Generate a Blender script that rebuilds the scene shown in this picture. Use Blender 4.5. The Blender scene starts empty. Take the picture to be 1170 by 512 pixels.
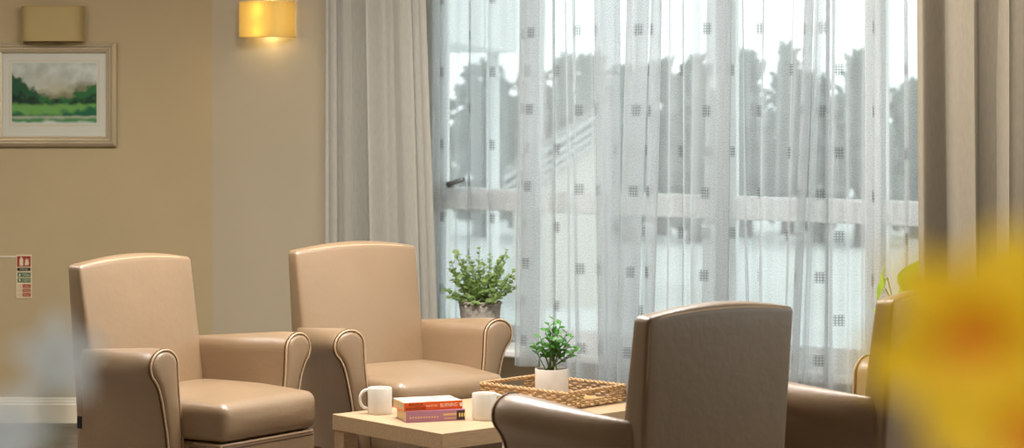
import bpy, bmesh, math, random
from mathutils import Vector, Matrix, noise
R = math.radians
SC = bpy.context.scene
COL = SC.collection
F = 2640.0; YH = 100.0; CAMZ = 1.50

def at(px, py, d):
    return Vector(((px-585)/F*d, d, CAMZ-(py-YH)/F*d))

# ------------------------------------------------------------------ materials
def srgb(r, g, b):
    f = lambda c: (c/255)/12.92 if c/255 <= .04045 else ((c/255+.055)/1.055)**2.4
    return (f(r), f(g), f(b), 1)

class N:
    def __init__(s, name):
        s.m = bpy.data.materials.new(name); s.m.use_nodes = True
        s.t = s.m.node_tree; s.t.nodes.clear()
        s.out = s.t.nodes.new('ShaderNodeOutputMaterial')
    def n(s, typ, **kw):
        x = s.t.nodes.new('ShaderNode'+typ)
        for k, v in kw.items():
            if k in x.inputs: s.set(x.inputs[k], v)
            else: setattr(x, k, v)
        return x
    def set(s, inp, v):
        if hasattr(v, 'is_output'): s.t.links.new(v, inp)
        else: inp.default_value = v
    def l(s, a, b): s.t.links.new(a, b)
    def math(s, op, a, b=None, c=None, clamp=False):
        x = s.t.nodes.new('ShaderNodeMath'); x.operation = op; x.use_clamp = clamp
        s.set(x.inputs[0], a)
        if b is not None: s.set(x.inputs[1], b)
        if c is not None: s.set(x.inputs[2], c)
        return x.outputs[0]
    def mix(s, f, a, b):
        x = s.t.nodes.new('ShaderNodeMix'); x.data_type = 'RGBA'
        s.set(x.inputs[0], f); s.set(x.inputs[6], a); s.set(x.inputs[7], b)
        return x.outputs[2]
    def ramp(s, f, stops, interp='LINEAR'):
        x = s.t.nodes.new('ShaderNodeValToRGB'); x.color_ramp.interpolation = interp
        e = x.color_ramp.elements
        while len(e) < len(stops): e.new(.5)
        for q, (p, c) in zip(e, stops): q.position = p; q.color = c
        s.set(x.inputs[0], f); return x.outputs[0]
    def done(s, sh): s.l(sh, s.out.inputs['Surface']); return s.m

def pbr(name, col, rough=.5, spec=.5, metal=0., bump=None, var=None, coat=0., sheen=0., stretch=None, trans=0.):
    """Principled with noise colour variation var=(scale, amount) and bump=(scale, strength, distance)"""
    m = N(name)
    p = m.n('BsdfPrincipled', Roughness=rough, Metallic=metal)
    p.inputs['Specular IOR Level'].default_value = spec
    p.inputs['Coat Weight'].default_value = coat
    p.inputs['Coat Roughness'].default_value = .36
    p.inputs['Sheen Weight'].default_value = sheen
    tc = m.n('TexCoord').outputs['Object']
    if stretch:
        mp = m.n('Mapping'); m.l(tc, mp.inputs[0]); mp.inputs['Scale'].default_value = stretch; tc = mp.outputs[0]
    c = col
    if var:
        nz = m.n('TexNoise', Scale=var[0], Detail=4.); m.l(tc, nz.inputs['Vector'])
        dark = tuple(x*(1-var[1]) for x in col[:3])+(1,); lite = tuple(min(1, x*(1+var[1])) for x in col[:3])+(1,)
        c = m.ramp(nz.outputs[0], [(.3, dark), (.7, lite)])
    m.set(p.inputs['Base Color'], c)
    if bump:
        nz = m.n('TexNoise', Scale=bump[0], Detail=4.); m.l(tc, nz.inputs['Vector'])
        b = m.n('Bump', Strength=bump[1], Distance=bump[2]); m.l(nz.outputs[0], b.inputs['Height']); m.l(b.outputs[0], p.inputs['Normal'])
    sh = p.outputs[0]
    if trans:
        t = m.n('BsdfTranslucent'); m.set(t.inputs[0], c)
        x = m.n('MixShader'); x.inputs[0].default_value = trans; m.l(sh, x.inputs[1]); m.l(t.outputs[0], x.inputs[2]); sh = x.outputs[0]
    return m.done(sh)

M = {}
M['vinyl'] = pbr('tan_vinyl', srgb(146, 119, 89), .41, .85, bump=(38, .12, .01), var=(6, .04), coat=.25)
M['vinyl_seam'] = pbr('tan_vinyl_piping', srgb(196, 166, 132), .4, .5)
M['vinyl_dark_seam'] = pbr('brown_seam', srgb(92, 62, 42), .5, .4)
M['leg_wood'] = pbr('pale_beech', srgb(196, 160, 118), .5, .4, var=(14, .12), stretch=(6, 6, 1))
M['black_tag'] = pbr('black_woven_tag', srgb(22, 22, 22), .8)
M['wall_tan'] = pbr('tan_wall_tone', srgb(178, 158, 122), .85, .2, var=(2.2, .035), bump=(160, .06, .003))  # left wall toned browner and darker than the window wall
M['wall_beige'] = pbr('beige_wall_tone', srgb(192, 178, 152), .85, .2, var=(2.2, .03), bump=(160, .06, .003))
M['wall_plain'] = pbr('cream_wall_paint', srgb(205, 192, 168), .85, .2)
M['ceiling'] = pbr('white_ceiling_paint', srgb(236, 233, 226), .9, .2)
M['carpet'] = pbr('brown_grey_carpet', srgb(120, 108, 96), .95, .1, var=(9, .22), bump=(350, .5, .004))
M['skirting'] = pbr('cream_gloss_paint', srgb(226, 214, 190), .35, .5)
M['pvc'] = pbr('white_window_frame', srgb(232, 233, 232), .35, .5)
M['sill'] = pbr('white_sill_paint', srgb(226, 224, 218), .4, .5)
M['handle'] = pbr('grey_handle', srgb(120, 120, 120), .4, .5, metal=.2)
M['drape'] = pbr('pale_linen_drape', srgb(172, 167, 155), .9, .15, bump=(260, .35, .002), var=(120, .06), stretch=(1, 1, .25), trans=.14, sheen=.2)
M['drape_shaded'] = pbr('shaded_linen_drape', srgb(148, 137, 118), .9, .15, bump=(260, .35, .002), var=(120, .06), stretch=(1, 1, .25), trans=.08, sheen=.2)  # backlit shade darkened into the right drape's base colour
M['metal'] = pbr('brushed_steel', srgb(170, 168, 162), .3, .5, metal=1.)
M['table'] = pbr('oak_veneer', srgb(190, 161, 126), .32, .5, var=(9, .13), stretch=(1.2, 14, 14))
M['mug'] = pbr('white_glazed_ceramic', srgb(222, 215, 203), .18, .55)
M['pot_white'] = pbr('cream_ceramic', srgb(214, 204, 190), .4, .5, var=(30, .04))
M['soil'] = pbr('potting_soil', srgb(58, 42, 30), .95, var=(60, .4), bump=(120, .8, .01))
M['rattan'] = pbr('seagrass_weave', srgb(178, 144, 102), .6, .35, var=(70, .35), bump=(220, .4, .002))
M['wicker_grey'] = pbr('grey_wicker', srgb(172, 162, 150), .75, .3, var=(60, .3), bump=(200, .4, .002))
M['liner'] = pbr('pale_tray_base', srgb(190, 152, 102), .6, .3, var=(80, .3), bump=(140, .6, .003))
M['paper'] = pbr('book_pages', srgb(226, 203, 160), .9, .1, var=(300, .12), stretch=(.05, .05, 8))
M['cover_orange'] = pbr('orange_book_cover', srgb(226, 92, 28), .4, .4)
M['cover_purple'] = pbr('mauve_book_cover', srgb(172, 120, 142), .45, .4)
M['ink_black'] = pbr('black_print', srgb(34, 22, 18), .6)
M['ink_cream'] = pbr('cream_print', srgb(244, 228, 200), .6)
M['ink_yellow'] = pbr('yellow_print', srgb(232, 198, 110), .6)
M['ink_dark'] = pbr('dark_spine_print', srgb(54, 46, 44), .6)
M['sign_white'] = pbr('sign_cream_plastic', srgb(214, 196, 158), .4)
M['sign_red'] = pbr('sign_red_print', srgb(150, 42, 32), .45)
M['sign_green'] = pbr('sign_green_print', srgb(30, 92, 66), .45)
M['sign_black'] = pbr('sign_black_print', srgb(30, 26, 24), .45)
M['frame'] = pbr('champagne_picture_frame', srgb(206, 190, 160), .3, .5, metal=.55, var=(5, .06))
M['mount'] = pbr('ivory_picture_mount', srgb(232, 220, 206), .9, .1)
M['stem'] = pbr('green_stem', srgb(92, 110, 52), .6)
M['twig'] = pbr('brown_stem', srgb(96, 80, 52), .7)
M['leaf_dark'] = pbr('glossy_green_leaf', srgb(92, 150, 70), .4, .5, var=(35, .4), trans=.4)
M['leaf_grey'] = pbr('eucalyptus_leaf', srgb(168, 190, 122), .55, .4, var=(22, .4), trans=.45)
M['leaf_lime'] = pbr('lime_leaf', srgb(172, 214, 84), .4, .4, var=(14, .25), trans=.5)
M['petal_yellow'] = pbr('daffodil_petal', srgb(240, 200, 34), .55, .3, var=(30, .08), trans=.35)
M['petal_orange'] = pbr('daffodil_trumpet', srgb(226, 140, 20), .55, .3, trans=.3)
M['petal_white'] = pbr('white_petal', srgb(214, 224, 226), .6, .3, trans=.3)
M['vase'] = pbr('cream_vase', srgb(214, 206, 190), .3, .5)
M['counter'] = pbr('counter_wood', srgb(120, 84, 54), .4, .4, var=(10, .15), stretch=(1, 10, 10))
M['crown'] = pbr('hazed_foliage', srgb(106, 112, 104), .9, .1, var=(.7, .3))  # crown colour lightened and greyed to carry the haze
M['trunk'] = pbr('bark', srgb(72, 62, 52), .9, .1)
M['grass'] = pbr('pale_outdoor_paving', srgb(190, 193, 190), .95, .1, var=(.12, .15))
M['house_wall'] = pbr('pale_render', srgb(196, 192, 184), .9, .1)
M['roof'] = pbr('grey_roof_tiles', srgb(112, 112, 110), .8, .2, var=(1.5, .1))
M['verge'] = pbr('pale_verge_board', srgb(186, 188, 188), .6)
M['canopy'] = pbr('grey_canopy', srgb(214, 216, 214), .7)
M['glow_bulb'] = None

def glass_mat():
    m = N('window_glass')
    t = m.n('BsdfTransparent'); t.inputs[0].default_value = (.96, .98, .97, 1)
    g = m.n('BsdfGlossy', Roughness=.02)
    fr = m.n('Fresnel', IOR=1.45)
    x = m.n('MixShader'); m.l(fr.outputs[0], x.inputs[0]); m.l(t.outputs[0], x.inputs[1]); m.l(g.outputs[0], x.inputs[2])
    return m.done(x.outputs[0])
M['glass'] = glass_mat()

def sheer_mat():
    m = N('sheer_voile')
    uv = m.n('UVMap'); sp = m.n('SeparateXYZ'); m.l(uv.outputs[0], sp.inputs[0])
    u, v = sp.outputs[0], sp.outputs[1]
    PU, PV, S = .165, .302, .0205
    col = m.math('FLOOR', m.math('DIVIDE', u, PU))
    odd = m.math('MODULO', m.math('ABSOLUTE', col), 2.)
    fu = m.math('MULTIPLY', m.math('SUBTRACT', m.math('FRACT', m.math('DIVIDE', u, PU)), .5), PU)
    vv = m.math('ADD', v, m.math('MULTIPLY', odd, PV/2))
    vv = m.math('ADD', vv, PV*10+PV/2-1.716 % PV)
    fv = m.math('MULTIPLY', m.math('SUBTRACT', m.math('FRACT', m.math('DIVIDE', vv, PV)), .5), PV)
    inu = m.math('LESS_THAN', m.math('ABSOLUTE', fu), S*.92)
    inv = m.math('LESS_THAN', m.math('ABSOLUTE', fv), S)
    sq = m.math('MULTIPLY', inu, inv)
    lu = m.math('LESS_THAN', m.math('FRACT', m.math('ADD', m.math('DIVIDE', fu, S*2/4), .2)), .40)
    lv = m.math('LESS_THAN', m.math('FRACT', m.math('ADD', m.math('DIVIDE', fv, S*2/4), .2)), .40)
    line = m.math('MAXIMUM', lu, lv)
    sqd = m.math('MULTIPLY', sq, m.math('ADD', m.math('MULTIPLY', line, .88), .06))
    mp = m.n('Mapping'); m.l(uv.outputs[0], mp.inputs[0]); mp.inputs['Scale'].default_value = (300, 190, 1)
    nz = m.n('TexNoise', Scale=1., Detail=2.); m.l(mp.outputs[0], nz.inputs['Vector'])
    op = m.math('ADD', .56, m.math('MULTIPLY', m.math('SUBTRACT', nz.outputs[0], .5), .62), clamp=True)
    lw = m.n('LayerWeight', Blend=.5)          # threads close up when the cloth turns edge-on
    cosv = m.math('MAXIMUM', m.math('SUBTRACT', 1., lw.outputs['Facing']), .12)
    op = m.math('SUBTRACT', 1., m.math('POWER', m.math('SUBTRACT', 1., m.math('MULTIPLY', op, .88)), m.math('DIVIDE', 1., cosv)))
    op = m.math('ADD', op, m.math('MULTIPLY', sqd, .34), clamp=True)
    c = m.mix(sqd, (.70, .725, .735, 1), (.25, .255, .255, 1))
    d = m.n('BsdfDiffuse'); m.l(c, d.inputs[0])
    t = m.n('BsdfTranslucent'); m.l(c, t.inputs[0])
    a = m.n('MixShader'); a.inputs[0].default_value = .74; m.l(d.outputs[0], a.inputs[1]); m.l(t.outputs[0], a.inputs[2])
    tr = m.n('BsdfTransparent')
    x = m.n('MixShader'); m.l(op, x.inputs[0]); m.l(tr.outputs[0], x.inputs[1]); m.l(a.outputs[0], x.inputs[2])
    return m.done(x.outputs[0])
M['sheer'] = sheer_mat()

def shade_mat(name, col, tr):
    m = N(name)
    d = m.n('BsdfDiffuse'); d.inputs[0].default_value = col
    t = m.n('BsdfTranslucent'); t.inputs[0].default_value = col
    x = m.n('MixShader'); x.inputs[0].default_value = tr; m.l(d.outputs[0], x.inputs[1]); m.l(t.outputs[0], x.inputs[2])
    return m.done(x.outputs[0])
M['shade'] = shade_mat('parchment_lampshade', srgb(206, 184, 130), .35)
M['shade_lit'] = shade_mat('lit_lampshade', srgb(240, 220, 150), .5)  # lit copy of the shade, glow lightened into its colour

def painting_mat():
    m = N('watercolour_landscape')
    tc = m.n('TexCoord'); sp = m.n('SeparateXYZ'); m.l(tc.outputs['Object'], sp.inputs[0])
    # object origin is the centre of the picture: x in +-.19, z in +-.135
    xx = m.math('ADD', m.math('DIVIDE', sp.outputs[0], .38), .5)
    zz = m.math('ADD', m.math('DIVIDE', sp.outputs[2], .27), .5)
    def nz(scale, det=5., off=0.):
        mp = m.n('Mapping'); m.l(tc.outputs['Object'], mp.inputs[0]); mp.inputs['Location'].default_value = (off, off, off)
        q = m.n('TexNoise', Scale=scale, Detail=det); m.l(mp.outputs[0], q.inputs['Vector']); return m.math('SUBTRACT', q.outputs[0], .5)
    paper = (.82, .77, .70, 1)
    c = m.mix(m.math('ADD', m.math('MULTIPLY', nz(14), 2.), .4, clamp=True), paper, srgb(168, 164, 150))
    def layer(c, h, soft, colr, noise_amt, sc, off):
        hh = m.math('ADD', h, m.math('MULTIPLY', nz(sc, 6., off), noise_amt))
        f = m.math('DIVIDE', m.math('SUBTRACT', hh, zz), soft, clamp=True)
        return m.mix(f, c, colr)
    lft = m.math('MAXIMUM', m.math('SUBTRACT', .45, xx), 0.); rgt = m.math('MAXIMUM', m.math('SUBTRACT', xx, .55), 0.)
    c = layer(c, .74, .25, srgb(206, 194, 166), .6, 11, 3.)
    c = layer(c, m.math('ADD', .56, m.math('MULTIPLY', rgt, .45)), .16, srgb(150, 140, 108), .4, 16, 9.)
    c = layer(c, m.math('ADD', .40, m.math('MULTIPLY', lft, .95)), .06, srgb(44, 92, 60), .45, 26, 1.)
    c = layer(c, m.math('ADD', .42, m.math('MULTIPLY', rgt, .62)), .07, srgb(58, 118, 66), .45, 24, 11.)
    c = layer(c, m.math('ADD', .36, m.math('MULTIPLY', lft, .40)), .12, srgb(26, 48, 36), .6, 30, 2.)
    c = layer(c, m.math('ADD', .36, m.math('MULTIPLY', rgt, .30)), .10, srgb(34, 66, 44), .5, 28, 12.)
    c = layer(c, .34, .05, srgb(128, 176, 92), .14, 20, 4.)
    c = layer(c, m.math('ADD', .20, m.math('MULTIPLY', rgt, .25)), .07, srgb(40, 112, 78), .3, 26, 5.)
    c = layer(c, .135, .03, srgb(190, 186, 160), .05, 20, 6.)
    c = layer(c, .095, .04, srgb(88, 150, 92), .1, 24, 8.)
    c = layer(c, .05, .05, paper, .16, 12, 7.)
    p = m.n('BsdfPrincipled', Roughness=.8); m.l(c, p.inputs['Base Color'])
    return m.done(p.outputs[0])
M['painting'] = painting_mat()

def cover_art():
    m = N('book_front_print')
    tc = m.n('TexCoord'); q = m.n('TexNoise', Scale=22., Detail=4.); m.l(tc.outputs['Object'], q.inputs['Vector'])
    c = m.ramp(q.outputs[0], [(.36, srgb(150, 150, 150)), (.46, srgb(236, 205, 180)), (.6, srgb(240, 214, 196)), (.72, srgb(226, 120, 50))])
    p = m.n('BsdfPrincipled', Roughness=.3); m.l(c, p.inputs['Base Color']); return m.done(p.outputs[0])
M['cover_art'] = cover_art()

# ------------------------------------------------------------------ object helpers
def link(name, bm, mat, parent=None, smooth=True, loc=None):
    me = bpy.data.meshes.new(name); 
    bmesh.ops.recalc_face_normals(bm, faces=bm.faces[:])
    bm.to_mesh(me); bm.free()
    if smooth:
        for p in me.polygons: p.use_smooth = True
    for x in (mat if isinstance(mat, (list, tuple)) else [mat]): me.materials.append(x)
    o = bpy.data.objects.new(name, me); COL.objects.link(o)
    if parent: o.parent = parent
    if loc is not None: o.location = loc
    return o

def sharp(o, ang=35):
    """smooth shading with creases above the angle"""
    me = o.data
    bm = bmesh.new(); bm.from_mesh(me)
    for e in bm.edges:
        if len(e.link_faces) == 2 and e.calc_face_angle(0) > R(ang): e.smooth = False
    bm.to_mesh(me); bm.free(); return o

def tag(o, label, cat, group=None, kind=None):
    o['label'] = label; o['category'] = cat
    if group: o['group'] = group
    if kind: o['kind'] = kind
    return o

def thing(name, label, cat, loc=(0, 0, 0), rz=0, group=None):
    o = bpy.data.objects.new(name, None); o.empty_display_size = .1; COL.objects.link(o)
    o.location = loc; o.rotation_euler = (0, 0, rz)
    return tag(o, label, cat, group)

def struct(o): o['kind'] = 'structure'; return o

def box(bm, x0, x1, y0, y1, z0, z1, bev=0., seg=2, mat=0, T=None):
    vs = [bm.verts.new((x, y, z)) for z in (z0, z1) for y in (y0, y1) for x in (x0, x1)]
    fs = [bm.faces.new([vs[i] for i in q]) for q in ((0, 2, 3, 1), (4, 5, 7, 6), (0, 1, 5, 4), (2, 6, 7, 3), (0, 4, 6, 2), (1, 3, 7, 5))]
    geo = vs
    if bev > 0:
        es = list({e for f in fs for e in f.edges})
        r = bmesh.ops.bevel(bm, geom=es, offset=bev, segments=seg, affect='EDGES', profile=.5)
        geo = list({v for f in r['faces'] for v in f.verts} | {v for v in vs if v.is_valid})
        fs = list({f for v in geo for f in v.link_faces})
    for f in fs: f.material_index = mat
    if T is not None:
        for v in geo: v.co = T @ v.co
    return geo

def soft_box(bm, sx, sy, sz, r, fn=None, cuts=(14, 5, 14)):
    """rounded box centred on the origin, every point then moved by fn"""
    h = (sx/2, sy/2, sz/2)
    def lin(a, n):
        rr = min(r, a*.95)
        inner = [-a+rr+(2*(a-rr))*i/n for i in range(n+1)]
        e = [(-a+rr*(1-math.cos(t))) for t in (0, .35, .8, 1.2)]
        return [-a]+e[1:]+inner+[-x for x in reversed(e[1:])]+[a]
    ax = [lin(h[i], cuts[i]) for i in range(3)]
    cache = {}
    def pt(i, j, k):
        key = (i, j, k)
        if key not in cache:
            p = Vector((ax[0][i], ax[1][j], ax[2][k]))
            q = Vector([max(-h[a]+min(r, h[a]*.95), min(h[a]-min(r, h[a]*.95), p[a])) for a in range(3)])
            d = p-q
            if d.length > 1e-9:
                d = d/max(abs(d.x), abs(d.y), abs(d.z))*max(abs(d.x), abs(d.y), abs(d.z))
                p = q+d.normalized()*min(r, max(abs(d.x), abs(d.y), abs(d.z)))
            cache[key] = bm.verts.new(fn(p) if fn else p)
        return cache[key]
    n = [len(a)-1 for a in ax]
    for a, b, c in ((0, 1, 2), (1, 2, 0), (2, 0, 1)):
        for side in (0, n[c]):
            for i in range(n[a]):
                for j in range(n[b]):
                    q = []
                    for di, dj in ((0, 0), (1, 0), (1, 1), (0, 1)):
                        idx = [0, 0, 0]; idx[a] = i+di; idx[b] = j+dj; idx[c] = side; q.append(pt(*idx))
                    try: bm.faces.new(q)
                    except ValueError: pass

def tube(bm, pts, r, seg=6, closed=False, mat=0):
    pts = [Vector(p) for p in pts]; rings = []
    n = len(pts); up = None
    for i, p in enumerate(pts):
        if closed: t = pts[(i+1) % n]-pts[i-1]
        else: t = pts[min(i+1, n-1)]-pts[max(i-1, 0)]
        if t.length < 1e-9: t = Vector((0, 0, 1))
        t.normalize()
        if up is None:
            up = Vector((0, 0, 1)) if abs(t.z) < .9 else Vector((1, 0, 0))
        s = t.cross(up)
        if s.length < 1e-4: s = t.cross(Vector((0, 1, 0)))
        s.normalize(); up = s.cross(t).normalized()
        rr = r[i] if isinstance(r, (list, tuple)) else r
        rings.append([bm.verts.new(p+(s*math.cos(a)+up*math.sin(a))*rr) for a in [2*math.pi*k/seg for k in range(seg)]])
    for i in range(n if closed else n-1):
        A, B = rings[i], rings[(i+1) % n]
        for k in range(seg):
            f = bm.faces.new((A[k], A[(k+1) % seg], B[(k+1) % seg], B[k])); f.material_index = mat
    if not closed:
        for q in (rings[0], rings[-1]):
            f = bm.faces.new(q); f.material_index = mat

def lathe(bm, prof, seg=32, fn=None, cap=(True, True)):
    rings = []
    for i, (r, z) in enumerate(prof):
        ring = []
        for k in range(seg):
            a = 2*math.pi*k/seg
            rr = r*(fn(a, i) if fn else 1)
            ring.append(bm.verts.new((rr*math.cos(a), rr*math.sin(a), z)))
        rings.append(ring)
    for A, B in zip(rings, rings[1:]):
        for k in range(seg): bm.faces.new((A[k], A[(k+1) % seg], B[(k+1) % seg], B[k]))
    if cap[0]: bm.faces.new(rings[0])
    if cap[1]: bm.faces.new(rings[-1])

def text_mesh(name, s, size, mat, parent, mtx, sx=1.):
    cu = bpy.data.curves.new(name, 'FONT'); cu.body = s; cu.size = size; cu.align_x = 'CENTER'; cu.align_y = 'CENTER'; cu.extrude = .0002
    o = bpy.data.objects.new(name+'_tmp', cu); COL.objects.link(o)
    bpy.context.view_layer.update()
    me = bpy.data.meshes.new_from_object(o.evaluated_get(bpy.context.evaluated_depsgraph_get()))
    bpy.data.objects.remove(o)
    me.name = name; me.materials.clear(); me.materials.append(mat)
    me.transform(mtx @ Matrix.Diagonal((sx, 1, 1, 1)))
    r = bpy.data.objects.new(name, me); COL.objects.link(r); r.parent = parent
    return r

def dup(root, loc, rz, label):
    r = root.copy(); COL.objects.link(r); r.location = loc; r.rotation_euler = (0, 0, rz); r['label'] = label
    for ch in list(root.children):
        c = ch.copy(); COL.objects.link(c); c.parent = r
        for g in ch.children:
            d = g.copy(); COL.objects.link(d); d.parent = c
    return r

# ------------------------------------------------------------------ window-wall frame
CX, CY = -1.343, 10.34
AU = R(35); UX, UY = math.cos(AU), -math.sin(AU); NX, NY = -math.sin(AU), -math.cos(AU)
WROT = -AU
def W(u, n, z): return Vector((CX+UX*u+NX*n, CY+UY*u+NY*n, z))
def ux(px, n=0.):
    k = (px-585)/F
    return (k*(CY+NY*n)-CX-NX*n)/(UX-k*UY)
WM = Matrix(((UX, -NX, 0, CX), (UY, -NY, 0, CY), (0, 0, 1, 0), (0, 0, 0, 1)))   # local (u, -n, z)
def wbox(bm, u0, u1, n0, n1, z0, z1, bev=0, mat=0): box(bm, u0, u1, -n1, -n0, z0, z1, bev, 2, mat, WM)

# ------------------------------------------------------------------ room shell
H = 2.6; XL, YR = -4.2, -1.6
UE = 5.0; PE = W(UE, 0, 0)
def poly_plane(name, pts, mat, up):
    bm = bmesh.new(); lo = [bm.verts.new(p) for p in pts]; hi = [bm.verts.new(Vector(p)+Vector((0, 0, up))) for p in pts]
    bm.faces.new(lo); bm.faces.new(hi)
    for i in range(len(pts)):
        j = (i+1) % len(pts); bm.faces.new((lo[i], lo[j], hi[j], hi[i]))
    return struct(link(name, bm, mat, smooth=False))
pts = [(XL, YR), (PE.x, YR), (PE.x, PE.y), (CX, CY), (XL, CY)]
poly_plane('floor', [(x, y, 0) for x, y in pts], M['carpet'], -.12)
poly_plane('ceiling', [(x, y, H) for x, y in pts], M['ceiling'], .12)
bm = bmesh.new(); box(bm, XL-.25, CX+.0, CY, CY+.25, 0, H); struct(link('wall_left', bm, M['wall_tan'], smooth=False))
bm = bmesh.new(); box(bm, XL-.25, XL, YR-.25, CY, 0, H); struct(link('wall_far_left', bm, M['wall_plain'], smooth=False))
bm = bmesh.new(); box(bm, XL, PE.x, YR-.25, YR, 0, H); struct(link('wall_rear', bm, M['wall_plain'], smooth=False))
WY0, WY1, WZ0, WZ1 = 5.4, 7.2, .5, 2.3
bm = bmesh.new(); X0, X1 = PE.x, PE.x+.25
box(bm, X0, X1, YR-.25, WY0, 0, H); box(bm, X0, X1, WY1, PE.y, 0, H); box(bm, X0, X1, WY0, WY1, 0, WZ0); box(bm, X0, X1, WY0, WY1, WZ1, H)
struct(link('wall_right', bm, M['wall_plain'], smooth=False))
added_win = bpy.data.objects.new('added_window', None); COL.objects.link(added_win); struct(added_win)  # unseen window added to bring daylight and sheen onto the chairs
bm = bmesh.new(); q = .06
box(bm, X0+.1, X0+.16, WY0, WY1, WZ0, WZ0+q); box(bm, X0+.1, X0+.16, WY0, WY1, WZ1-q, WZ1)
for y_ in (WY0, (WY0+WY1)/2-q/2, WY1-q): box(bm, X0+.1, X0+.16, y_, y_+q, WZ0+q, WZ1-q)
link('window_frame', bm, M['pvc'], added_win, smooth=False)
for y_ in (WY0+q, (WY0+WY1)/2+q/2):
    bm = bmesh.new(); box(bm, X0+.125, X0+.135, y_, y_+(WY1-WY0)/2-1.5*q, WZ0+q, WZ1-q); link('window_pane', bm, M['glass'], added_win, smooth=False)
U0, U1, ZS, ZT = 1.14, 3.62, .45, 2.32
bm = bmesh.new()
wbox(bm, 0, U0, -.25, 0, 0, H); wbox(bm, U1, UE+.2, -.25, 0, 0, H)
wbox(bm, U0, U1, -.25, 0, 0, ZS-.03); wbox(bm, U0, U1, -.25, 0, ZT, H)
struct(link('wall_back', bm, M['wall_beige'], smooth=False))
# skirting along the tan wall, and the window wall's left pier
def skirt_prof(bm, T, length):
    pr = [(0, 0), (.018, 0), (.018, .082), (.015, .088), (.015, .094), (.011, .100), (.009, .108), (.004, .114), (0, .114)]
    a = [bm.verts.new(T @ Vector((0, -y, z))) for y, z in pr]; b = [bm.verts.new(T @ Vector((length, -y, z))) for y, z in pr]
    for i in range(len(pr)-1): bm.faces.new((a[i], b[i], b[i+1], a[i+1]))
    bm.faces.new(a); bm.faces.new(b)
bm = bmesh.new(); skirt_prof(bm, Matrix.Translation((XL, CY, 0)), CX-XL-.012); struct(link('baseboard_left', bm, M['skirting'], smooth=False))
bm = bmesh.new(); skirt_prof(bm, WM, UE-.1); struct(link('baseboard_back', bm, M['skirting'], smooth=False))
bm = bmesh.new(); box(bm, XL, at(18.5, 0, CY).x, CY-.004, CY, at(0, 294, CY).z, at(0, 292.6, CY).z); struct(link('trim_1', bm, M['skirting'], smooth=False))

# window
win = bpy.data.objects.new('window_1', None); COL.objects.link(win); struct(win)
GN = -.12
bm = bmesh.new(); t = .07
wbox(bm, U0, U1, GN-.035, GN+.035, ZS, ZS+t, .006); wbox(bm, U0, U1, GN-.035, GN+.035, ZT-t, ZT, .006)
wbox(bm, U0, U0+t, GN-.035, GN+.035, ZS+t, ZT-t, .006); wbox(bm, U1-t, U1, GN-.035, GN+.035, ZS+t, ZT-t, .006)
link('window_frame', bm, M['pvc'], win, smooth=False)
mull = [ux(607, GN), ux(831, GN), ux(1002, GN)]
ZM = 1.035
edges = [U0+t]+mull+[U1-t]
for i in range(4):
    a = edges[i]+(.0 if i == 0 else .035); b = edges[i+1]-(.0 if i == 3 else .035)
    bm = bmesh.new(); wbox(bm, a, b, GN-.03, GN+.03, ZM-.045, ZM+.045, .006); link('transom', bm, M['pvc'], win, smooth=False)
    for z0, z1 in ((ZS+t, ZM-.045), (ZM+.045, ZT-t)):
        bm = bmesh.new(); wbox(bm, a, b, GN-.006, GN+.006, z0, z1); link('window_pane', bm, M['glass'], win, smooth=False)
for m_ in mull:
    bm = bmesh.new(); wbox(bm, m_-.035, m_+.035, GN-.035, GN+.035, ZS+t, ZT-t, .006); link('mullion', bm, M['pvc'], win, smooth=False)
bm = bmesh.new(); uh = ux(516, GN+.05)
T0 = W(uh, GN+.03, ZM+.06); T1 = W(uh, GN+.075, ZM+.06); T2 = W(uh+.085, GN+.08, ZM+.085)
tube(bm, [T0, T1], .014, 10); tube(bm, [T1, T1.lerp(T2, .5), T2], [.011, .010, .008], 8)
link('window_handle', bm, M['handle'], win)
bm = bmesh.new(); wbox(bm, U0, U1, GN+.035, .14, ZS-.03, ZS, .008)
o = link('window_sill', bm, M['sill'], win, smooth=False)

# ------------------------------------------------------------------ curtains
def fold_curve(n, folds, amp, over, seed, warp=.35):
    rnd = random.Random(seed)
    ph = [rnd.uniform(0, 6.28) for _ in range(8)]
    out = []
    for i in range(n+1):
        t = i/n
        w = t+warp/folds*(math.sin(2*math.pi*t*folds*.31+ph[0])+.6*math.sin(2*math.pi*t*folds*.57+ph[1]))*.5
        a = 2*math.pi*folds*w
        am = amp*(.7+.5*math.sin(2*math.pi*t*folds*.23+ph[2]))
        out.append((over*math.sin(2*a+ph[4])*(.6+.6*math.sin(a*.37+ph[3])), am*math.sin(a)+.3*am*math.sin(2.3*a+ph[5])))
    return out

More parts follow.
